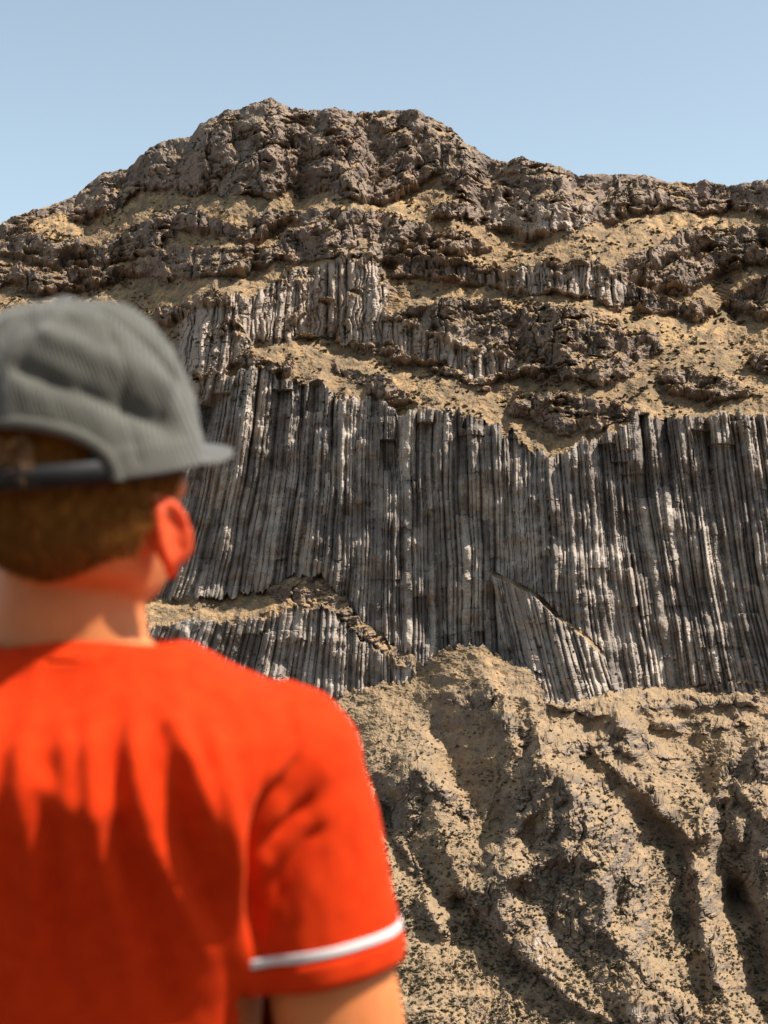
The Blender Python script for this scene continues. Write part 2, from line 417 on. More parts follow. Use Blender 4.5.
def grid_part(name, keep, mat, smooth=True):
    """the quads of the mountain grid where keep is true"""
    R, W = Xa.shape
    idx = np.arange(R*W, dtype=np.int32).reshape(R, W)
    q = np.stack([idx[:-1, :-1], idx[:-1, 1:], idx[1:, 1:], idx[1:, :-1]], -1)[keep]
    used = np.zeros(R*W, bool); used[q.ravel()] = True
    remap = np.cumsum(used)-1
    co = np.stack([Xa.ravel()[used], Ya.ravel()[used], Za.ravel()[used]], -1)
    at_ = {k: v.ravel()[used] for k, v in attrs.items()}
    o = mesh_from(name, co, remap[q].astype(np.int32), [mat], smooth, None, at_)
    o['kind'] = 'structure'
    return o
# ------------------------------------------------------------------ materials
def new_mat(name):
    m = bpy.data.materials.new(name); m.use_nodes = True
    nt = m.node_tree; b = nt.nodes['Principled BSDF']
    return m, nt, b
def N(nt, kind, **kw):
    n = nt.nodes.new(kind)
    for k, v in kw.items():
        if k in n.inputs: n.inputs[k].default_value = v
        else: setattr(n, k, v)
    return n
def mix(nt, fac, a, b, blend='MIX'):
    n = nt.nodes.new('ShaderNodeMix'); n.data_type = 'RGBA'; n.blend_type = blend
    for sock, v in ((n.inputs[0], fac), (n.inputs[6], a), (n.inputs[7], b)):
        if isinstance(v, (int, float)): sock.default_value = v
        elif isinstance(v, tuple): sock.default_value = v+(1,)
        else: nt.links.new(v, sock)
    return n.outputs[2]
def ramp(nt, src, stops):
    n = nt.nodes.new('ShaderNodeValToRGB'); e = n.color_ramp.elements
    while len(e) < len(stops): e.new(.5)
    for q, (p, c) in zip(e, stops):
        q.position = p; q.color = (c if isinstance(c, tuple) else (c, c, c))+(1,)
    nt.links.new(src, n.inputs[0]); return n.outputs[0]
def noise_tex(nt, vec, scale, detail=4, rough=.55):
    n = nt.nodes.new('ShaderNodeTexNoise'); n.inputs['Scale'].default_value = scale
    n.inputs['Detail'].default_value = detail; n.inputs['Roughness'].default_value = rough
    if vec is not None: nt.links.new(vec, n.inputs['Vector'])
    return n.outputs['Fac']
def math_(nt, op, a, b):
    n = nt.nodes.new('ShaderNodeMath'); n.operation = op
    for s, v in ((n.inputs[0], a), (n.inputs[1], b)):
        if isinstance(v, (int, float)): s.default_value = v
        else: nt.links.new(v, s)
    return n.outputs[0]

def terrain_material():
    m, nt, b = new_mat('volcanic_rock_and_dry_grass')
    geo = N(nt, 'ShaderNodeNewGeometry').outputs['Position']
    def att(k):
        a = nt.nodes.new('ShaderNodeAttribute'); a.attribute_name = k; return a.outputs['Fac']
    rock, col, pale, tint = att('rock'), att('column'), att('pale'), att('tint')
    nA = noise_tex(nt, geo, .035, 5); nB = noise_tex(nt, geo, .22, 5, .65); nC = noise_tex(nt, geo, 1.1, 4, .6)
    # dry grass and soil
    grass = ramp(nt, nA, [(.30, (.24, .16, .088)), (.5, (.36, .235, .122)), (.7, (.47, .30, .14))])
    grass = mix(nt, ramp(nt, nB, [(.42, 0.0), (.58, .85)]), grass, (.15, .112, .072))
    grass = mix(nt, ramp(nt, nC, [(.48, 0.0), (.64, .6)]), grass, (.10, .085, .055))
    grass = mix(nt, math_(nt, 'MULTIPLY', att('low'), .5), grass, ramp(nt, nA, [(.4, (.35, .25, .15)), (.62, (.27, .205, .145))]))
    # crag rock
    crag = ramp(nt, nB, [(.25, (.14, .106, .084)), (.5, (.26, .196, .15)), (.75, (.40, .305, .22))])
    crag = mix(nt, ramp(nt, nA, [(.45, 0.0), (.65, .6)]), crag, (.22, .15, .12))
    crag = mix(nt, ramp(nt, tint, [(.3, .6), (.55, 0.0)]), crag, (.085, .066, .056))
    crag = mix(nt, math_(nt, 'MULTIPLY', att('low'), .55), crag, ramp(nt, nB, [(.25, (.11, .086, .064)), (.5, (.20, .155, .115)), (.8, (.33, .262, .195))]))
    crag = mix(nt, ramp(nt, nC, [(.5, 0.0), (.7, .5)]), crag, (.10, .10, .065))
    # columns: grey with tan faces
    c = ramp(nt, tint, [(.10, (.14, .118, .10)), (.38, (.29, .245, .203)), (.66, (.48, .405, .33)), (.95, (.53, .455, .375))])
    c = mix(nt, ramp(nt, nA, [(.40, 0.0), (.66, .6)]), c, (.20, .155, .125))
    c = mix(nt, ramp(nt, nB, [(.45, 0.0), (.7, .45)]), c, (.10, .095, .09))
    c = mix(nt, ramp(nt, nC, [(.50, 0.0), (.60, .35)]), c, (.10, .088, .078))
    rk = mix(nt, col, crag, c)
    pl = ramp(nt, nB, [(.3, (.24, .19, .15)), (.5, (.42, .34, .27)), (.75, (.55, .46, .37))])
    rk = mix(nt, math_(nt, 'MULTIPLY', pale, .8), rk, pl)
    fac = ramp(nt, math_(nt, 'ADD', rock, math_(nt, 'MULTIPLY', math_(nt, 'SUBTRACT', nB, .5), .9)), [(.38, 0.0), (.6, 1.0)])
    out = mix(nt, fac, grass, rk)
    nt.links.new(out, b.inputs['Base Color'])
    b.inputs['Roughness'].default_value = .92; b.inputs['Specular IOR Level'].default_value = .15
    bp = N(nt, 'ShaderNodeBump', Strength=1.0, Distance=.45)
    nt.links.new(noise_tex(nt, geo, .9, 5, .7), bp.inputs['Height'])
    nt.links.new(bp.outputs[0], b.inputs['Normal'])
    return m
TM = terrain_material()

def simple(name, ca, cb, scale, rough=.8, bump=0, bscale=None, spec=.3, sss=None, detail=4, dist=.002):
    m, nt, b = new_mat(name)
    co = N(nt, 'ShaderNodeTexCoord').outputs['Object']
    n = noise_tex(nt, co, scale, detail, .6)
    nt.links.new(ramp(nt, n, [(.3, ca), (.7, cb)]), b.inputs['Base Color'])
    b.inputs['Roughness'].default_value = rough; b.inputs['Specular IOR Level'].default_value = spec
    if bump:
        bp = N(nt, 'ShaderNodeBump', Strength=bump, Distance=dist)
        nt.links.new(noise_tex(nt, co, bscale or scale, 4, .6), bp.inputs['Height']); nt.links.new(bp.outputs[0], b.inputs['Normal'])
    if sss:
        b.inputs['Subsurface Weight'].default_value = sss
        b.inputs['Subsurface Radius'].default_value = (1.0, .25, .08)
        b.inputs['Subsurface Scale'].default_value = .012
    return m

# ------------------------------------------------------------------ split the grid into its named pieces
R_, W_ = Xa.shape
cent = np.zeros((R_-1, W_-1), np.int8)
pyq = np.full((R_-1, W_-1), 0.0); pyq[:NR-1] = PY[:-1, :-1]
mq = np.zeros((R_-1, W_-1)); mq[:NR-1] = (main*cols)[:-1, :-1]
cliffq = mq > .5
bound = np.interp(gx[:-1], [-140,150,325,408,415,440,476,515,535,545,600,700,768,908], [690,690,700,680,664,650,646,660,676,702,698,686,682,676])[None, :]
lowq = (~cliffq) & (pyq > bound-2)
grid_part('mountain', (~cliffq) & (~lowq), TM, False)
grid_part('columnar_cliff', cliffq, TM, False)
grid_part('lower_slope', lowq, TM, False)
# ------------------------------------------------------------------ ledge, canyon and country beyond: one ground sheet
def ground_height(x, y):
    h = np.where(y < 2.6, 0.0, -(y-2.6)*1.05)
    floor = -176+6*perlin(x/90, y/90, 80)+.00*x
    h = np.maximum(h, floor)
    rim = .02*fbm(x*1.3, y*1.3, 4, 81)+.5*perlin(x/40, y/40, 82)*sstep(3, 30, np.hypot(x, y))
    h = h+rim*(h > -100)
    behind = np.clip(-y-8, 0, None)*.22
    h = h+behind*(y < 0)
    return h
def spaced(a, b, n, p):
    s = np.linspace(-1, 1, n); s = np.sign(s)*np.abs(s)**p
    return np.where(s < 0, -s*a, s*b)
gxs = spaced(-4200, 4200, 160, 4.0); gys = spaced(-2500, 5200, 190, 4.0)
GXX, GYY = np.meshgrid(gxs, gys)
GZ = ground_height(GXX, GYY)
idx = np.arange(GXX.size).reshape(GXX.shape)
gq = np.stack([idx[:-1, :-1], idx[:-1, 1:], idx[1:, 1:], idx[1:, :-1]], -1).reshape(-1, 4)
gm = simple('dusty_soil', (.07, .055, .04), (.13, .10, .07), 1.7, .95, .5, 9, .1, dist=.02)
gro = mesh_from('ground', np.stack([GXX.ravel(), GYY.ravel(), GZ.ravel()], -1), gq, [gm]); gro['kind'] = 'structure'

# ------------------------------------------------------------------ shrubs dotted on the slopes
def blob(seed, sub=1):
    """a low leafy clump: jagged tuft with its base cut off"""
    rs = random.Random(seed)
    V = []; Q = []
    nl = 9
    for k in range(nl):
        a = rs.uniform(0, 6.283); el = rs.uniform(.15, 1.35); ln = rs.uniform(.7, 1.15)
        d = Vector((math.cos(a)*math.cos(el), math.sin(a)*math.cos(el), math.sin(el)*.85))
        s = Vector((-math.sin(a), math.cos(a), rs.uniform(-.4, .4))).normalized()*rs.uniform(.28, .45)
        u = d.cross(s).normalized()*.30
        b0 = len(V); p = d*.25
        V += [p-s*.5-u*.3, p+s*.5-u*.3, d*ln*.75+s-u*.1, d*ln+u*.2, d*ln*.75-s+u*.3, p+u]
        Q += [(b0, b0+1, b0+2, b0+2), (b0+2, b0+3, b0+4, b0+5), (b0, b0+2, b0+4, b0+4), (b0, b0+4, b0+5, b0+5), (b0+1, b0+5, b0+2, b0+2)]
    tris = []
    for q in Q:
        if q[2] == q[3]: tris.append(q[:3])
        else: tris += [(q[0], q[1], q[2]), (q[0], q[2], q[3])]
    return np.array([tuple(v) for v in V], f32), np.array(tris, np.int32)
shrub_m = simple('dry_shrub_leaves', (.075, .062, .036), (.15, .12, .07), .35, .95, spec=.1)
rs = np.random.RandomState(3)
# density over the chart
dens = (.08+.62*sstep(700, 900, PY)*(1-.55*rock_a))*(PY > 640)
dens = dens*(.3+1.2*sstep(-.2, .3, fbm(PX/40, PY/30, 3, 90)))
dens += .75*(PY < 420)*(1-.3*rock_a)*sstep(.0, .3, fbm(PX/30, PY/16, 3, 91))
dens *= (PX > -60)*(PX < 840)*~((PX < 150) & (PY > 480))
dens[-6:] = 0; dens[-4:] += .012*0
prob = (dens/dens.sum()).ravel()
NS = 17000
pick = rs.choice(prob.size, NS, replace=False, p=prob)
bx, by, bz = Xd.ravel()[pick], Yd.ravel()[pick], Zd.ravel()[pick]
bpy_ = PY.ravel()[pick]; bpx_ = PX.ravel()[pick]
siz = (.32+.50*rs.rand(NS)**1.6)*np.where(bpy_ > 640, 1.25, 1.75)
onpic = (bpx_ > 6) & (bpx_ < 762) & (bpy_ < 1018) & ~((bpx_ < 400) & (bpy_ > 680)) & ~((bpx_ < 250) & (bpy_ > 300))
score = np.where(onpic, siz/by, -1)
order = np.argsort(-score)
solo = order[:300]; rest = order[300:]
variants = [blob(100+k) for k in range(5)]
vmesh = []
for k, (v, tq) in enumerate(variants):
    me = bpy.data.meshes.new('shrub'); me.from_pydata([tuple(a) for a in v], [], [tuple(int(i) for i in a) for a in tq]); me.materials.append(shrub_m); vmesh.append(me)
for n, i in enumerate(solo):
    o = bpy.data.objects.new('shrub', vmesh[n % 5]); C.objects.link(o)
    o.location = (float(bx[i]), float(by[i]), float(bz[i])-.08)
    s = float(siz[i]); o.scale = (s*1.15, s*1.15, s*.9); o.rotation_euler = (0, 0, float(rs.rand()*6.28))
    o['label'] = 'small dark dry shrub dotting the tan grassy mountainside'; o['category'] = 'shrub'; o['group'] = 'dry shrubs dotted over the mountainside'
VV = []; TT = []; base = 0
for n, i in enumerate(rest):
    v, tq = variants[n % 5]; a = rs.rand()*6.28; s = siz[i]
    ca, sa = math.cos(a), math.sin(a)
    w = np.stack([(v[:, 0]*ca-v[:, 1]*sa)*s*1.15+bx[i], (v[:, 0]*sa+v[:, 1]*ca)*s*1.15+by[i], v[:, 2]*s*.9+bz[i]-.08], -1)
    VV.append(w); TT.append(tq+base); base += len(v)
so = mesh_from('scattered_shrubs', np.concatenate(VV), np.concatenate(TT), [shrub_m], False)
so['kind'] = 'stuff'; so['label'] = 'countless further dry shrubs and tufts speckling the whole mountainside'; so['category'] = 'ground cover'

# ------------------------------------------------------------------ world, sun, camera
SUN_EL, SUN_AZ = math.radians(57), math.radians(107)    # azimuth clockwise from +Y (straight ahead): right, a little behind the camera
sd = Vector((math.sin(SUN_AZ)*math.cos(SUN_EL), math.cos(SUN_AZ)*math.cos(SUN_EL), math.sin(SUN_EL)))
w = bpy.data.worlds.new('World'); scene.world = w; w.use_nodes = True
nt = w.node_tree; bg = nt.nodes['Background']
sky = nt.nodes.new('ShaderNodeTexSky'); sky.sky_type = 'NISHITA'; sky.sun_disc = False
sky.sun_elevation = SUN_EL; sky.sun_rotation = SUN_AZ
sky.altitude = 1200; sky.air_density = 1.0; sky.dust_density = 2.6; sky.ozone_density = 1.2
hs = nt.nodes.new('ShaderNodeHueSaturation'); hs.inputs['Saturation'].default_value = .66; hs.inputs['Hue'].default_value = .477
nt.links.new(sky.outputs[0], hs.inputs['Color']); nt.links.new(hs.outputs[0], bg.inputs[0]); bg.inputs[1].default_value = .122
sl = bpy.data.lights.new('sun', 'SUN'); sl.energy = 5.0; sl.angle = math.radians(.53); sl.color = (1, .93, .85)
so_ = bpy.data.objects.new('sun', sl); C.objects.link(so_); so_.rotation_euler = sd.to_track_quat('Z', 'Y').to_euler(); so_.location = (3, -2, 6)

cam = bpy.data.cameras.new('camera'); co_ = bpy.data.objects.new('camera', cam); C.objects.link(co_)
co_.location = (0, 0, EYE); co_.rotation_euler = (math.radians(90), 0, 0)
cam.sensor_fit = 'VERTICAL'; cam.sensor_height = 36; cam.lens = 36*F/1024
cam.shift_y = (HOR-512)/1024
cam.clip_start = .05; cam.clip_end = 9000
cam.dof.use_dof = True; cam.dof.focus_distance = 560; cam.dof.aperture_fstop = 6.2
scene.camera = co_
scene.view_settings.view_transform = 'Standard'; scene.view_settings.look = 'None'
scene.view_settings.gamma = 1; scene.view_settings.exposure = .74; scene.view_settings.use_curve_mapping = False
scene.render.engine = 'CYCLES'
scene.cycles.use_denoising = True
try:
    scene.cycles.denoiser = 'OPENIMAGEDENOISE'; scene.cycles.denoising_input_passes = 'RGB_ALBEDO_NORMAL'; scene.cycles.denoising_prefilter = 'ACCURATE'
except Exception: pass
scene.cycles.max_bounces = 5; scene.cycles.diffuse_bounces = 3
# ------------------------------------------------------------------ the person at the rim, seen from behind
def tag(o, label=None, cat=None, group=None):
    if label: o['label'] = label
    if cat: o['category'] = cat
    if group: o['group'] = group
    return o

class Soup:
    """closed pieces gathered into one vertex list, later fused into a single skin"""
    def __init__(s): s.v = []; s.f = []
    def rings(s, rings):
        """rings: list of closed loops (same count), capped at both ends"""
        n = len(rings[0]); b = len(s.v)
        for r in rings: s.v += [tuple(p) for p in r]
        for k in range(len(rings)-1):
            for i in range(n):
                j = (i+1) % n
                s.f.append((b+k*n+i, b+k*n+j, b+(k+1)*n+j, b+(k+1)*n+i))
        s.f.append(tuple(b+i for i in range(n))[::-1]); s.f.append(tuple(b+(len(rings)-1)*n+i for i in range(n)))
    def limb(s, pts, rad, n=20, flat=None):
        """tapered tube through points with round ends; flat = (axis vector, factor)"""
        P = [Vector(p) for p in pts]; out = []
        Q = []; Rr = []
        for i in range(len(P)-1):
            m = 6
            for k in range(m):
                tt = k/m
                Q.append(P[i].lerp(P[i+1], tt)); Rr.append(rad[i]*(1-tt)+rad[i+1]*tt)
        Q.append(P[-1]); Rr.append(rad[-1])
        d0 = (P[1]-P[0]).normalized(); d1 = (P[-1]-P[-2]).normalized()
        Q = [Q[0]-d0*Rr[0]*.85, Q[0]-d0*Rr[0]*.5]+Q+[Q[-1]+d1*Rr[-1]*.5, Q[-1]+d1*Rr[-1]*.85]
        Rr = [Rr[0]*.45, Rr[0]*.85]+Rr+[Rr[-1]*.85, Rr[-1]*.45]
        up = None
        for i, q in enumerate(Q):
            d = (Q[min(i+1, len(Q)-1)]-Q[max(i-1, 0)]).normalized()
            if up is None: up = d.orthogonal().normalized()
            up = (up-d*up.dot(d)).normalized(); sd_ = d.cross(up)
            ring = []
            for k in range(n):
                a = 2*math.pi*k/n; o = (up*math.cos(a)+sd_*math.sin(a))*Rr[i]
                if flat: o = o-Vector(flat[0])*o.dot(Vector(flat[0]))*(1-flat[1])
                ring.append(q+o)
            out.append(ring)
        s.rings(out)
    def ball(s, c, r, n=20, axes=None):
        rr = []
        ax = axes or (Vector((1, 0, 0)), Vector((0, 1, 0)), Vector((0, 0, 1)))
        for i in range(1, 12):
            th = math.pi*i/12
            rr.append([Vector(c)+ax[0]*r[0]*math.sin(th)*math.cos(2*math.pi*k/n)+ax[1]*r[1]*math.sin(th)*math.sin(2*math.pi*k/n)-ax[2]*r[2]*math.cos(th) for k in range(n)])
        s.rings(rr)
    def fuse(s, name, voxel, smooth=6, factor=.5):
        me = bpy.data.meshes.new(name); me.from_pydata(s.v, [], s.f)
        o = bpy.data.objects.new(name, me); C.objects.link(o)
        m = o.modifiers.new('r', 'REMESH'); m.mode = 'VOXEL'; m.voxel_size = voxel; m.use_smooth_shade = True
        if smooth:
            q = o.modifiers.new('s', 'SMOOTH'); q.iterations = smooth; q.factor = factor
        dg = bpy.context.evaluated_depsgraph_get(); dg.update()
        e = o.evaluated_get(dg).to_mesh()
        co = np.empty(len(e.vertices)*3, f32); e.vertices.foreach_get('co', co)
        no = np.empty(len(e.vertices)*3, f32); e.vertices.foreach_get('normal', no)
        lv = np.empty(len(e.loops), np.int32); e.loops.foreach_get('vertex_index', lv)
        o.evaluated_get(dg).to_mesh_clear(); bpy.data.objects.remove(o)
        return co.reshape(-1, 3), no.reshape(-1, 3), lv.reshape(-1, 4)

def superring(c, ax, ay, a, b, z, n=48, p=2.2, back=1.0):
    out = []
    for k in range(n):
        t_ = 2*math.pi*k/n; cs, sn = math.cos(t_), math.sin(t_)
        x_ = a*math.copysign(abs(cs)**(2/p), cs); y_ = b*math.copysign(abs(sn)**(2/p), sn)
        if y_ < 0: y_ *= back
        out.append(Vector((c[0], c[1], z))+ax*x_+ay*y_)
    return out

AX, AY, AZ = Vector((1, 0, 0)), Vector((0, 1, 0)), Vector((0, 0, 1))
BX, BY = -.265, 1.235          # middle of the body
person = bpy.data.objects.new('person', None); C.objects.link(person); person.location = (BX, BY, 0)
tag(person, 'person seen from behind in orange-red t-shirt and grey cap, looking up at the cliff', 'person')
PL = Vector((BX, BY, 0))
def child(name, co, q, mat, parent=person, smooth=True, origin=PL, at_=None):
    co = np.asarray(co, f32)-np.array(origin, f32)
    o = mesh_from(name, co, q, [mat], smooth, None, at_)
    o.parent = parent
    # children of the Empty sit at its origin
    return o

# torso profile: z, half width, half depth, middle y, squareness
TORSO = [(.80,.155,.105,1.245,2.4),(.90,.170,.118,1.242,2.4),(1.00,.160,.106,1.262,2.4),(1.10,.150,.098,1.284,2.4),(1.20,.158,.100,1.268,2.4),(1.28,.164,.106,1.252,2.5),
         (1.35,.168,.118,1.237,2.5),(1.40,.172,.118,1.234,2.5),(1.435,.176,.102,1.238,2.5),(1.450,.160,.085,1.238,2.5),(1.466,.118,.072,1.24,2.3),(1.482,.078,.066,1.242,2.2),(1.500,.064,.062,1.245,2.0)]
def torso_rings(grow=0.0, lo=.80, hi=1.6, tab=TORSO):
    zs = np.arange(lo, min(hi, tab[-1][0])+1e-6, .01)
    T = np.array(tab); out = []
    for z in zs:
        hw, hd, cy, p = [np.interp(z, T[:, 0], T[:, i]) for i in (1, 2, 3, 4)]
        out.append(superring((BX, cy), AX, AY, hw+grow, hd+grow, z, p=p))
    return out

SH_R = Vector((-.082, 1.235, 1.400)); EL_R = Vector((-.022, 1.225, 1.09)); WR_R = Vector((-.005, 1.34, .86))
SH_L = Vector((-.448, 1.235, 1.400)); EL_L = Vector((-.508, 1.225, 1.09)); WR_L = Vector((-.520, 1.34, .86))

# head frame: turned a little to the right and tipped back
PHI = math.radians(17); TILT = math.radians(10)
HF = Vector((math.sin(PHI)*math.cos(TILT), math.cos(PHI)*math.cos(TILT), math.sin(TILT)))
HS = Vector((math.cos(PHI), -math.sin(PHI), 0))
HU = HS.cross(HF).normalized()
HC = Vector((-.260, 1.222, 1.640))
def H(s_, f_, u_): return HC+HS*s_+HF*f_+HU*u_
def head_soup(S, grow=0.0):
    # u, half width, front, back
    tab = [(-.118,.028,.088,-.040),(-.108,.044,.094,-.020),(-.095,.055,.098,.034),(-.075,.063,.099,.070),(-.05,.068,.096,.088),(-.02,.072,.094,.094),(.01,.075,.096,.096),(.04,.077,.096,.100),(.07,.072,.085,.090),(.09,.063,.070,.076),(.11,.046,.050,.055),(.122,.026,.028,.033),(.127,.012,.014,.016)]
    T = np.array(tab); us = np.linspace(-.118, .127, 46); rings = []
    for u in us:
        hw, fr, bk = [float(np.interp(u, T[:, 0], T[:, i]))+grow for i in (1, 2, 3)]
        ring = []
        for k in range(44):
            a = 2*math.pi*k/44; cs, sn = math.cos(a), math.sin(a)
            ring.append(H(hw*math.copysign(abs(cs)**.92, cs), (fr if sn > 0 else bk)*math.copysign(abs(sn)**.92, sn), u))
        rings.append(ring)
    S.rings(rings)

def ear(S, sg):
    # rim, lobe and hollow of one ear, standing off the side of the head
    n = 13; pts = []
    for k in range(n):
        a = math.radians(-75+k*(300/(n-1)))
        rr = .023+.005*math.sin(a)
        pts.append(H(sg*(.083+.012*max(0, -math.cos(a))), -.012-math.cos(a)*rr*.62-.004*math.sin(a), -.050+math.sin(a)*rr*1.22))
    S.limb(pts, [.0055]*n, 10)
    S.ball(H(sg*.080, -.012, -.052), (.007, .014, .022), 16, (HS, HF, HU))
    S.ball(H(sg*.080, -.004, -.076), (.006, .009, .011), 12, (HS, HF, HU))

def hand(S, wr, el, sg):
    """relaxed hand hanging from the wrist: palm, four bent fingers and a thumb"""
    d = (wr-el).normalized(); side = Vector((sg, 0, 0)); side = (side-d*side.dot(d)).normalized(); fr = d.cross(side)*sg
    if fr.y < 0: fr = -fr
    # palm faces the thigh: fingers spread along the front-back direction
    S.limb([wr, wr+d*.045, wr+d*.09], [.027, .036, .036], 16, (side, .42))
    for k, (off, ln) in enumerate([(.029, .072), (.010, .080), (-.010, .075), (-.028, .060)]):
        b = wr+d*.088+fr*off; inn = -side
        p1 = b+d*ln*.45+inn*.004; p2 = p1+(d*.8+inn*.6).normalized()*ln*.32; p3 = p2+(d*.45+inn*.9).normalized()*ln*.25
        S.limb([b-d*.02, p1, p2, p3], [.0095, .0088, .0082, .0072], 10)
    tb = wr+d*.028+fr*.026
    t1_ = tb+(d*.6+fr*.8).normalized()*.040; t2_ = t1_+(d*.95+fr*.25-side*.2).normalized()*.030
    S.limb([tb-fr*.012, t1_, t2_], [.013, .011, .0085], 12)

S = Soup()
S.rings(torso_rings())
S.limb([(BX-.008, 1.245, 1.46), (BX-.010, 1.240, 1.53), (BX-.004, 1.240, 1.60)], [.070, .066, .064], 32)
head_soup(S)
for sg in (-1, 1): ear(S, sg)
# face
S.limb([H(0, .092, .022), H(0, .104, .0), H(0, .119, -.022)], [.009, .010, .013], 12)          # nose
S.ball(H(0, .103, -.026), (.018, .012, .009), 14, (HS, HF, HU))
S.limb([H(-.032, .092, .026), H(0, .099, .029), H(.032, .092, .026)], [.008, .009, .008], 10)    # brow
S.limb([H(-.022, .094, -.056), H(0, .103, -.053), H(.022, .094, -.056)], [.004, .007, .004], 10) # upper lip
S.limb([H(-.020, .093, -.063), H(0, .101, -.066), H(.020, .093, -.063)], [.004, .007, .004], 10) # lower lip
S.ball(H(0, .088, -.098), (.024, .016, .016), 14, (HS, HF, HU))                                  # chin
for sg in (-1, 1): S.ball(H(sg*.045, .070, -.012), (.020, .022, .018), 14, (HS, HF, HU))          # cheeks
for sh, el, wr, sg in ((SH_R, EL_R, WR_R, 1), (SH_L, EL_L, WR_L, -1)):
    S.ball(sh+Vector((-sg*.006, 0, -.006)), (.056, .060, .056))
    S.limb([sh, sh.lerp(el, .3), sh.lerp(el, .56), sh.lerp(el, .75), el], [.046, .047, .056, .056, .045], 24)
    S.limb([el, el.lerp(wr, .3), wr], [.043, .043, .027], 24)
    hand(S, wr, el, sg)
for sg in (-1, 1):
    hip = Vector((BX+sg*.088, 1.245, .88)); kn = Vector((BX+sg*.105, 1.235, .49)); an = Vector((BX+sg*.115, 1.26, .09))
    S.limb([hip, kn, kn.lerp(an, .35), an], [.088, .060, .057, .038], 24)
    S.limb([an+Vector((0, -.03, -.045)), an+Vector((sg*.02, .15, -.055))], [.030, .026], 16)
co, no, q = S.fuse('body_raw', .0045, 5)
skin = simple('skin', (.50, .15, .042), (.60, .20, .062), 30, .55, .15, 300, .35, sss=.35, dist=.0006)
hr = co-np.array(HC, f32)
hs_, hf_, hu_ = hr@np.array(HS, f32), hr@np.array(HF, f32), hr@np.array(HU, f32)
earm = sstep(.072, .084, np.abs(hs_))*(np.abs(hu_+.050) < .05)*(np.abs(hf_+.012) < .05)
nt = skin.node_tree; bs = nt.nodes['Principled BSDF']; lk = bs.inputs['Base Color'].links[0].from_socket
ea = nt.nodes.new('ShaderNodeAttribute'); ea.attribute_name = 'ear'
nt.links.new(mix(nt, ea.outputs['Fac'], lk, (.62, .075, .015)), bs.inputs['Base Color'])
bodyo = child('body', co, q, skin, at_={'ear': earm})
hr = co-np.array(HC, f32)
hs_, hf_, hu_ = hr@np.array(HS, f32), hr@np.array(HF, f32), hr@np.array(HU, f32)

# eyes
eye_w = simple('eye_white', (.7, .68, .64), (.75, .72, .7), 20, .2)
for sg in (-1, 1):
    E_ = Soup(); E_.ball(H(sg*.031, .083, .008), (.0115, .0115, .0115), 16, (HS, HF, HU))
    me_v, me_f = E_.v, E_.f
    me = bpy.data.meshes.new('eye'); me.from_pydata([tuple(Vector(p)-PL) for p in me_v], [], me_f); me.materials.append(eye_w)
    me.polygons.foreach_set('use_smooth', [True]*len(me.polygons))
    o = bpy.data.objects.new('eye', me); C.objects.link(o); o.parent = person

# hair: a cropped shell over the back and sides plus short strands
def hair_mat():
    m, nt, b = new_mat('cropped_hair')
    co = N(nt, 'ShaderNodeTexCoord').outputs['Object']
    mp = N(nt, 'ShaderNodeMapping'); mp.inputs['Scale'].default_value = (90, 90, 9); nt.links.new(co, mp.inputs[0])
    n = noise_tex(nt, mp.outputs[0], 3, 5, .7)
    nt.links.new(ramp(nt, n, [(.3, (.07, .023, .005)), (.7, (.30, .125, .024))]), b.inputs['Base Color'])
    b.inputs['Roughness'].default_value = .9; b.inputs['Specular IOR Level'].default_value = .1
    return m
hm = hair_mat()
hairline = -.050+.052*sstep(.015, -.055, -hf_)*0
# low at the nape, higher round the ears, down to the sideburn in front of the ear
def hair_depth(s_, f_, u_):
    line = np.where(f_ < -.035, -.064-.010*np.cos(s_*40), -.010+0*f_)
    line = np.where((f_ >= -.035) & (f_ < -.02), np.interp(f_, [-.035, -.02], [-.062, .000]), line)
    line = np.where(f_ > .004, -.018, line)
    line = np.where(f_ > .03, .055, line)
    return np.clip((u_-line)/.028, 0, 1)
hd = hair_depth(hs_, hf_, hu_)
near = (hr**2).sum(1) < .17**2
fm = near[q].all(1) & (hd[q] > .02).any(1) & ((np.abs(hs_[q]) < .079) | (hu_[q] > .01)).all(1)
used = np.unique(q[fm]); rem = np.zeros(len(co), np.int32); rem[used] = np.arange(len(used))
hv = co[used]+no[used]*(.0008+.0085*(hd[used]*sstep(.03, 0, hu_[used]))[:, None]**.7)+no[used]*(fbm(hs_[used]*90, hu_[used]*40+hf_[used]*70, 3, 120)[:, None]*.0015)
hair = child('hair', hv, rem[q[fm]], hm)
rsn = np.random.RandomState(9)
cand = used[(hd[used] > .1) & (hu_[used] < .012)]
pk = rsn.choice(cand, 9000)
p0 = co[pk]+rsn.randn(9000, 3).astype(f32)*.0015+no[pk]*.004*hd[pk][:, None]
dirn = no[pk]*.8+np.array([0, 0, -1], f32)*.9+rsn.randn(9000, 3).astype(f32)*.25
dirn /= np.linalg.norm(dirn, axis=1, keepdims=True)
ln = (.005+.009*hd[pk])[:, None]
sdv = np.cross(dirn, rsn.randn(9000, 3)); sdv /= np.linalg.norm(sdv, axis=1, keepdims=True); sdv = sdv*.0005
tv = np.stack([p0-sdv, p0+sdv, p0+dirn*ln], 1).reshape(-1, 3)
strands = child('hair_strands', tv, np.arange(len(tv)).reshape(-1, 3), hm, parent=hair)

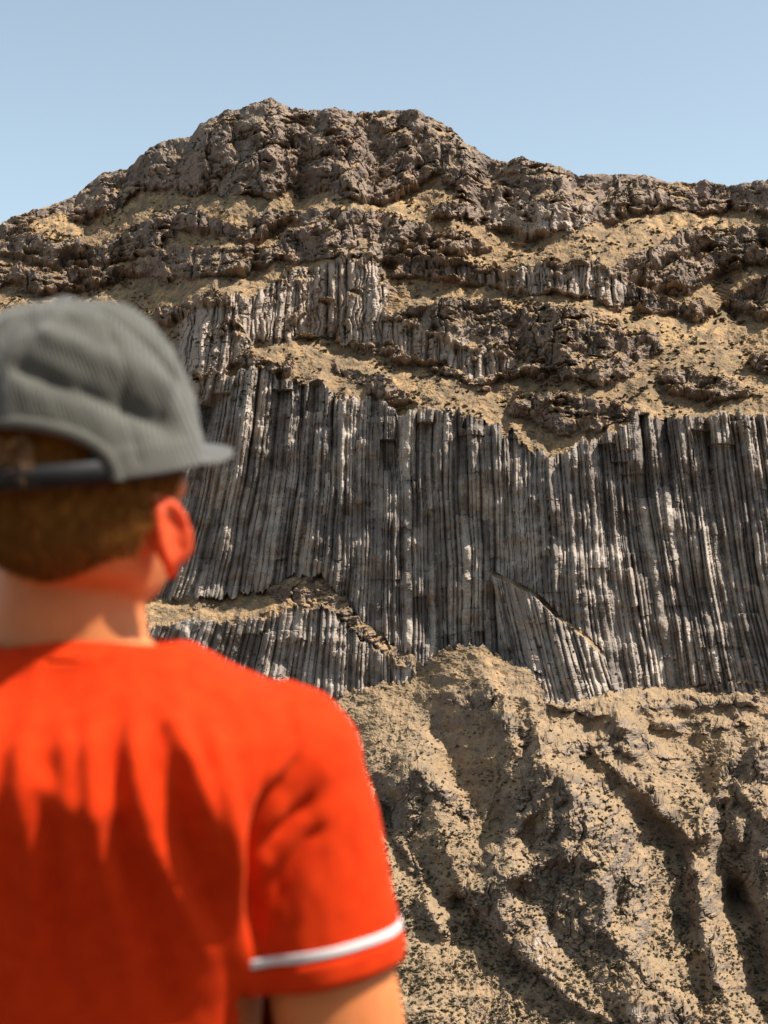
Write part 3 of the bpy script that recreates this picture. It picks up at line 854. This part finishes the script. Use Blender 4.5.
# ---------------------------------------------------------------- t-shirt
def shirt_mat():
    m, nt, b = new_mat('orange_red_jersey')
    co = N(nt, 'ShaderNodeTexCoord').outputs['Object']
    nt.links.new(ramp(nt, noise_tex(nt, co, 60, 3), [(.35, (.49, .025, .0025)), (.65, (.56, .033, .0035))]), b.inputs['Base Color'])
    b.inputs['Roughness'].default_value = .9; b.inputs['Specular IOR Level'].default_value = .08
    b.inputs['Sheen Weight'].default_value = .15; b.inputs['Sheen Tint'].default_value = (1, .3, .1, 1)
    bp = N(nt, 'ShaderNodeBump', Strength=.25, Distance=.0006)
    nt.links.new(noise_tex(nt, co, 900, 2), bp.inputs['Height']); nt.links.new(bp.outputs[0], b.inputs['Normal'])
    return m
shm = shirt_mat()
T = Soup()
SHIRT = [(.84,.185,.130,1.245,2.4),(1.00,.180,.116,1.268,2.4),(1.10,.176,.110,1.286,2.4),(1.20,.178,.111,1.267,2.4),(1.28,.186,.120,1.251,2.5),
         (1.34,.196,.133,1.238,2.5),(1.385,.204,.139,1.234,2.6),(1.42,.208,.128,1.234,2.6),(1.445,.200,.112,1.237,2.5),(1.460,.182,.098,1.239,2.4),(1.474,.145,.086,1.24,2.2),(1.486,.122,.083,1.242,2.1),(1.503,.092,.078,1.243,2.0)]
T.rings(torso_rings(0, .84, 1.6, SHIRT))
def sleeve(sh, el, sg):
    top = sh+Vector((-sg*.012, 0, .004)); d = (el-sh).normalized()
    T.ball(sh+Vector((-sg*.006, 0, -.006)), (.070, .074, .068))
    hem = sh+d*.178
    T.limb([top, sh.lerp(hem, .35), sh.lerp(hem, .75), hem], [.068, .067, .0655, .0655], 28)
    return hem
hemR = sleeve(SH_R, EL_R, 1); hemL = sleeve(SH_L, EL_L, -1)
sco, sno, sq = T.fuse('shirt_raw', .0045, 7)
sx, sy, sz = sco[:, 0], sco[:, 1], sco[:, 2]
def pt(px, py, Y=1.12):
    a = at(px, py, Y); return a[0], a[2]
disp_s = np.zeros(len(sco), f32)
backf = sstep(-.15, -.6, sno[:, 1])
def fold(path, w0, w1, h, fade=.25):
    """a soft pleat down the back: path in the plane of the back (x, z)"""
    global disp_s
    P = [pt(*p) for p in path]
    best = np.full(len(sco), 9., f32); tt = np.zeros(len(sco), f32)
    L = [math.dist(P[i], P[i+1]) for i in range(len(P)-1)]; tot = sum(L); acc = 0
    for i in range(len(P)-1):
        (x1, z1), (x2, z2) = P[i], P[i+1]; dx, dz = x2-x1, z2-z1
        t_ = np.clip(((sx-x1)*dx+(sz-z1)*dz)/(dx*dx+dz*dz), 0, 1)
        d = np.hypot(sx-x1-t_*dx, sz-z1-t_*dz); mm = d < best
        best = np.where(mm, d, best); tt = np.where(mm, (acc+t_*L[i])/tot, tt); acc += L[i]
    w = w0+(w1-w0)*tt
    env = sstep(0, fade, tt)*sstep(1.0, .72, tt)
    disp_s = disp_s+h*np.exp(-(best/w)**2)*env*backf
fold([(60,700),(72,760),(80,830),(68,930)], .007, .010, .008)
fold([(88,690),(92,760),(112,880),(128,1000)], .007, .013, .010)
fold([(128,690),(138,760),(152,830),(180,905),(205,990)], .007, .011, .013)
fold([(200,700),(215,750),(232,840),(243,960),(250,1060)], .008, .012, .012)
fold([(165,690),(185,740),(205,800),(222,880)], .006, .010, .007)
fold([(30,700),(28,780),(40,860),(30,960)], .008, .012, .009)
fold([(0,690),(-20,800),(-30,950)], .008, .014, .010)
fold([(110,760),(130,860),(150,980),(165,1080)], .010, .014, -.008)
fold([(170,760),(190,850),(200,960)], .010, .014, -.008)
fold([(60,780),(50,900),(60,1060)], .010, .014, -.006)
fold([(306,745),(285,775),(264,815),(250,850),(246,900),(244,1000)], .006, .009, -.023, .35)
fold([(318,800),(290,825),(268,850),(256,880)], .005, .007, -.009)
fold([(300,715),(290,760),(272,800)], .008, .010, .006)
fold([(335,830),(305,850),(275,890),(262,930)], .006, .009, -.007)
fold([(292,684),(278,720),(263,770),(252,840)], .0030, .0030, -.0030, .1)
fold([(96,720),(104,790),(98,850)], .005, .007, .006)
fold([(150,700),(196,770),(214,840)], .005, .008, .007)
fold([(20,760),(70,800),(150,812)], .008, .010, .004)
disp_s += fbm(sx*22, sz*11+sy*9, 3, 130)*.0035*(.4+.6*backf)+fbm(sx*60, sz*25+sy*30, 3, 131)*.0009
sco2 = sco+sno*disp_s[:, None]
# cut open: neck hole, waist hem, sleeve hems
dR = np.array((EL_R-SH_R).normalized(), f32); dL = np.array((EL_L-SH_L).normalized(), f32)
aR = (sco-np.array(SH_R, f32))@dR; aL = (sco-np.array(SH_L, f32))@dL
outR = sx > BX+.125; outL = sx < BX-.125
rR = np.linalg.norm(sco-np.array(SH_R, f32)-aR[:, None]*dR, axis=1); rL = np.linalg.norm(sco-np.array(SH_L, f32)-aL[:, None]*dL, axis=1)
SL = .182
cutv = ((np.hypot(sx-BX, sy-1.243) < .083) & (sz > 1.455)) | (sz < .855) | ((aR > SL) & (rR < .085) & outR & (sx > BX+.14)) | ((aL > SL) & (rL < .085) & outL & (sx < BX-.14))
# the torso side wall stays, the end disc of the sleeve goes
keepf = ~(cutv[sq].any(1))
def shell(name, co_, q_, mat, thick, parent, extra=None):
    used = np.unique(q_); rem = np.zeros(len(co_), np.int32); rem[used] = np.arange(len(used))
    o = child(name, co_[used], rem[q_], mat, parent)
    m = o.modifiers.new('thickness', 'SOLIDIFY'); m.thickness = thick; m.offset = 1
    return o
stripe_band = lambda a, r, out: (a > SL-.0245) & (a < SL-.0155) & (r < .085) & out
sb = stripe_band(aR, rR, sx > BX+.14) | stripe_band(aL, rL, sx < BX-.14)
shirt = shell('t_shirt', sco2, sq[keepf], shm, .0015, person)
# white stripe and turned hem near each sleeve end: bands wrapped round the sleeve
def band(name, sh, el, a0, a1, r0, mat, parent, lift=.0022, n=72):
    d = (el-sh).normalized(); e1 = Vector((0, 1, 0)); e1 = (e1-d*e1.dot(d)).normalized(); e2 = d.cross(e1)
    aa = (sco2-np.array(sh, f32)); ax_ = aa@np.array(d, f32)
    rel = aa-ax_[:, None]*np.array(d, f32); rr = np.linalg.norm(rel, axis=1); ang = np.arctan2(rel@np.array(e2, f32), rel@np.array(e1, f32))
    sel = (ax_ > a0-.012) & (ax_ < a1+.012) & (rr < .095) & (np.abs(sx-BX) > .13)
    v = []; f = []
    rows = 5
    for i in range(rows):
        a_ = a0+(a1-a0)*i/(rows-1)
        for k in range(n):
            th = -math.pi+2*math.pi*(k+.5)/n
            w_ = np.exp(-((np.angle(np.exp(1j*(ang[sel]-th))))/.09)**2)*np.exp(-((ax_[sel]-a_)/.006)**2)+1e-9
            r_ = float((w_*rr[sel]).sum()/w_.sum()); r_ = min(max(r_, .055), .085)+lift
            v.append(sh+d*a_+(e1*math.cos(th)+e2*math.sin(th))*r_)
    for i in range(rows-1):
        for k in range(n):
            k2 = (k+1) % n; f.append((i*n+k, i*n+k2, (i+1)*n+k2, (i+1)*n+k))
    o = child(name, [tuple(p) for p in v], np.array(f), mat, parent)
    m = o.modifiers.new('thickness', 'SOLIDIFY'); m.thickness = .0012; m.offset = 1
    return o
white = simple('white_trim', (.60, .55, .52), (.68, .63, .60), 200, .85)
for sh, el in ((SH_R, EL_R), (SH_L, EL_L)):
    band('sleeve_stripe', sh, el, SL-.0290, SL-.0215, .066, white, shirt, .0020)
    band('sleeve_hem', sh, el, SL-.0185, SL+.004, .066, shm, shirt, .0018)
# collar: ribbed band round the neck
cv = []; cf = []
for i in range(6):
    z = 1.478+i*.0030
    for k in range(60):
        t_ = 2*math.pi*k/60
        w_ = .086-.0030*i; cv.append((BX+w_*math.cos(t_), 1.243+(w_-.004)*math.sin(t_), z-.010*math.sin(t_)))
for i in range(5):
    for k in range(60): cf.append((i*60+k, i*60+(k+1) % 60, (i+1)*60+(k+1) % 60, (i+1)*60+k))
col_ = child('collar', cv, np.array(cf), shm, shirt)
m = col_.modifiers.new('thickness', 'SOLIDIFY'); m.thickness = .002; m.offset = 1

# ---------------------------------------------------------------- trousers and shoes (below the picture, they carry the figure)
TR = Soup()
tz = [(.80,.172,.122,1.245,2.4),(.86,.178,.126,1.245,2.4),(.93,.178,.126,1.245,2.4),(.99,.172,.122,1.246,2.4)]
TR.rings(torso_rings(-.002, .80, 1.0, tz))
for sg in (-1, 1):
    TR.limb([(BX+sg*.09, 1.245, .86), (BX+sg*.105, 1.238, .49), (BX+sg*.115, 1.262, .10)], [.100, .080, .068], 24)
tco, tno, tq = TR.fuse('trousers_raw', .008, 4)
tco = tco+tno*(fbm(tco[:, 0]*14, tco[:, 2]*10, 3, 140)*.006)[:, None]
child('trousers', tco, tq, simple('blue_denim', (.04, .06, .11), (.07, .10, .17), 40, .85, .3, 400, .2))
shoe_m = simple('dark_shoe', (.03, .03, .03), (.06, .055, .05), 20, .6)
for sg in (-1, 1):
    SHO = Soup()
    x_ = BX+sg*.117
    SHO.limb([(x_, 1.235, .05), (x_+sg*.008, 1.31, .05), (x_+sg*.018, 1.41, .040)], [.046, .046, .040], 20, (AZ, .95))
    SHO.limb([(x_, 1.25, .06), (x_, 1.26, .11)], [.050, .052], 16)
    SHO.limb([(x_, 1.225, .018), (x_+sg*.018, 1.425, .018)], [.050, .048], 20, (AZ, .32))
    c_, n_, q_ = SHO.fuse('shoe_raw', .006, 3)
    child('shoe', c_, q_, shoe_m)

# ---------------------------------------------------------------- cap
def cap_mat():
    m, nt, b = new_mat('grey_corduroy')
    uv = nt.nodes.new('ShaderNodeAttribute'); uv.attribute_name = 'rib'
    co = N(nt, 'ShaderNodeTexCoord').outputs['Object']
    sn = math_(nt, 'SINE', math_(nt, 'MULTIPLY', uv.outputs['Fac'], 2*math.pi), 0)
    rib_ = math_(nt, 'ADD', math_(nt, 'MULTIPLY', sn, .5), .5)
    base = ramp(nt, noise_tex(nt, co, 45, 4), [(.3, (.028, .027, .020)), (.7, (.060, .057, .043))])
    nt.links.new(mix(nt, math_(nt, 'MULTIPLY', rib_, .5), base, (.20, .193, .158)), b.inputs['Base Color'])
    b.inputs['Roughness'].default_value = .9; b.inputs['Specular IOR Level'].default_value = .15; b.inputs['Sheen Weight'].default_value = .25
    bp = N(nt, 'ShaderNodeBump', Strength=.8, Distance=.0012)
    nt.links.new(rib_, bp.inputs['Height']); nt.links.new(bp.outputs[0], b.inputs['Normal'])
    return m
cm = cap_mat()
CPH, CT = math.radians(19), math.radians(11)
CF = Vector((math.sin(CPH)*math.cos(CT), math.cos(CPH)*math.cos(CT), math.sin(CT))); CS = Vector((math.cos(CPH), -math.sin(CPH), 0)); CU = CS.cross(CF).normalized()
CC = Vector((-.2600, 1.218, 1.648))          # centre of the sweatband ring
CA, CB, CH = .1025, .121, .140               # half width, half length, height
n_th, n_ph = 220, 90
thg = np.linspace(0, 2*math.pi, n_th+1); phg = np.linspace(0, 1, n_ph)
TH, PHH = np.meshgrid(thg, phg)
rad_ = np.cos(PHH*math.pi/2)**.70; hgt = np.sin(PHH*math.pi/2)**.92
flare = 1.0-.03*np.cos(PHH*math.pi)
rad_ = rad_*(1+.0*PHH)
cx_ = CA*rad_*np.sin(TH)*flare; cf_ = CB*rad_*np.cos(TH)*flare; cu_ = CH*hgt*(1-.03*np.cos(TH)*rad_)      # TH = 0 front
# six seams, soft dents and lumps of worn cloth
seamd = np.abs(np.mod(TH/(math.pi/3)+.5, 1)-.5)*(math.pi/3)*rad_*.11
dent = -.0022*np.exp(-(seamd/.0035)**2)*(PHH > .04)
dent = dent+fbm(np.sin(TH)*2.2+5, PHH*3+np.cos(TH)*2.2, 3, 150)*.0065*sstep(0, .3, PHH)
def crease(th0, ph0, th1, ph1, w, h):
    t_ = np.clip(((TH-th0)*(th1-th0)+(PHH-ph0)*(ph1-ph0)*4)/((th1-th0)**2+(ph1-ph0)**2*4+1e-9), 0, 1)
    d = np.hypot((TH-th0-t_*(th1-th0)), (PHH-ph0-t_*(ph1-ph0))*2)
    return h*np.exp(-(d/w)**2)
# TH around 90 deg = right side, 180 deg = back
dent = dent+crease(2.95, .42, 1.75, .16, .10, -.010)+crease(2.7, .56, 1.7, .30, .12, .006)+crease(1.9, .75, 1.45, .35, .07, -.006)+crease(3.4, .35, 4.0, .2, .1, -.006)
# rolled edge of the opening at the back
dent = dent+.0015*(PHH < .10)*sstep(.10, .085, PHH)
nx_ = cx_/CA**2; nf_ = cf_/CB**2; nu_ = cu_/CH**2; nl = np.sqrt(nx_**2+nf_**2+nu_**2)+1e-9
cx_ = cx_+dent*nx_/nl; cf_ = cf_+dent*nf_/nl; cu_ = cu_+dent*nu_/nl
cap_co = np.array(CC)[None, None]+cx_[..., None]*np.array(CS)+cf_[..., None]*np.array(CF)+cu_[..., None]*np.array(CU)
I = np.arange(TH.size).reshape(TH.shape)
cq = np.stack([I[:-1, :-1], I[:-1, 1:], I[1:, 1:], I[1:, :-1]], -1)
thc = (TH[:-1, :-1]+TH[1:, 1:])/2; phc = (PHH[:-1, :-1]+PHH[1:, 1:])/2
da = np.abs(np.angle(np.exp(1j*(thc-math.pi))))
arch = (da/.88)**2+(phc/.215)**2 < 1
ribv = (cap_co@np.array(CS+CF*.35)+cap_co@np.array(CU)*.25)*310
cap = child('cap', cap_co.reshape(-1, 3), cq[~arch], cm, person, True, PL, {'rib': ribv.ravel()})
cap['label'] = 'grey corduroy cap with an arched opening above its back strap'
m = cap.modifiers.new('thickness', 'SOLIDIFY'); m.thickness = .0028; m.offset = -1
def cap_part(name, v, f, mat, thick, at_=None):
    o = child(name, v, np.array(f), mat, cap, True, PL, at_)
    if thick: mm = o.modifiers.new('thickness', 'SOLIDIFY'); mm.thickness = thick; mm.offset = 0
    return o
def CP(s_, f_, u_): return tuple(CC+CS*s_+CF*f_+CU*u_)
# hem piping round the arch
pv = []; pf = []
K_ = 60
for i in range(K_+1):
    a = math.pi*i/K_; tha = math.pi+.88*math.cos(a); ph_ = .215*math.sin(a)
    base = np.array([CA*math.cos(ph_*math.pi/2)**.7*math.sin(tha), CB*math.cos(ph_*math.pi/2)**.7*math.cos(tha), CH*math.sin(ph_*math.pi/2)**.92*(1-.03*math.cos(tha))])*1.0
    nn = base/np.array([CA**2, CB**2, CH**2]); nn /= np.linalg.norm(nn)
    tg = np.array([-math.sin(a)*math.cos(tha), math.sin(a)*math.sin(tha), math.cos(a)*.9]); tg -= nn*(tg@nn); tg /= np.linalg.norm(tg)+1e-9
    bn = np.cross(nn, tg)
    for k in range(8):
        b_ = 2*math.pi*k/8; pv.append(CP(*(base+nn*.0030*math.cos(b_)+bn*.0055*math.sin(b_))))
for i in range(K_):
    for k in range(8): pf.append((i*8+k, i*8+(k+1) % 8, (i+1)*8+(k+1) % 8, (i+1)*8+k))
cap_part('opening_hem', pv, pf, cm, 0, {'rib': np.zeros(len(pv))})
# strap across the back
dark = simple('dark_strap', (.008, .008, .008), (.014, .014, .014), 60, .6)
sv = []; sf = []
for i in range(41):
    a = math.pi-1.0+2.0*i/40
    for k, u in enumerate((-.001, .008, .017)):
        sv.append(CP((CA-.0015)*math.sin(a), (CB-.0015)*math.cos(a), u))
for i in range(40):
    for k in range(2): sf.append((i*3+k, i*3+k+1, i*3+k+4, i*3+k+3))
cap_part('strap', sv, sf, dark, .003)
# dark sweatband inside
bv = []; bf = []
for i in range(81):
    a = 2*math.pi*i/80
    for k, u in enumerate((-.003, .012, .026)):
        bv.append(CP((CA-.006)*math.sin(a), (CB-.006)*math.cos(a), u))
for i in range(80):
    if abs(math.pi-2*math.pi*(i+.5)/80) < .7: continue
    for k in range(2): bf.append((i*3+k, i*3+k+1, i*3+k+4, i*3+k+3))
cap_part('sweatband', bv, bf, dark, .002)
# brim
bv = []; bf = []
nb, mb = 40, 14
for i in range(nb+1):
    a = -1.20+2.40*i/nb
    for k in range(mb+1):
        t_ = k/mb
        reach = .090*math.cos(a/1.20*math.pi/2)**.55
        s_ = CA*math.sin(a)*1.0*(1+.10*t_*math.cos(a)); f_ = CB*math.cos(a)+reach*t_
        u_ = .004-.5*s_**2-.002*t_**1.5
        bv.append(CP(s_, f_-.004, u_))
for i in range(nb):
    for k in range(mb): bf.append((i*(mb+1)+k, i*(mb+1)+k+1, (i+1)*(mb+1)+k+1, (i+1)*(mb+1)+k))
cap_part('brim', bv, bf, cm, .0035, {'rib': np.array([v[0]*310 for v in bv])})
# top button
B_ = Soup(); B_.ball(Vector(CP(0, 0, CH+.002)), (.011, .011, .006), 16, (CS, CF, CU))
me = bpy.data.meshes.new('button'); me.from_pydata([tuple(Vector(p)-PL) for p in B_.v], [], B_.f); me.materials.append(cm)
me.polygons.foreach_set('use_smooth', [True]*len(me.polygons))
o = bpy.data.objects.new('button', me); C.objects.link(o); o.parent = cap
# tuft of hair pushed out of the opening
tv = []; tf = []
for n_ in range(220):
    a = math.pi+(rsn.uniform(-.26, -.12) if n_ % 3 else rsn.uniform(.02, .10)); u0 = rsn.uniform(.014, .040)
    b = Vector(CP((CA-.014)*math.sin(a), (CB-.012)*math.cos(a), u0)); d = (CF*-1*.8+CS*rsn.uniform(-.5, .7)+CU*rsn.uniform(-1.2, .4)).normalized()
    s_ = d.orthogonal().normalized()*.0012; L_ = rsn.uniform(.012, .024); k = len(tv)
    tv += [tuple(b-s_), tuple(b+s_), tuple(b+d*L_-CU*.006)]; tf.append((k, k+1, k+2))
tuft = child('hair_tuft', tv, np.array(tf), simple('sunlit_hair', (.20, .10, .04), (.34, .18, .08), 50, .6), hair)  # paler than the cropped hair: sunlight on the tuft put into its colour
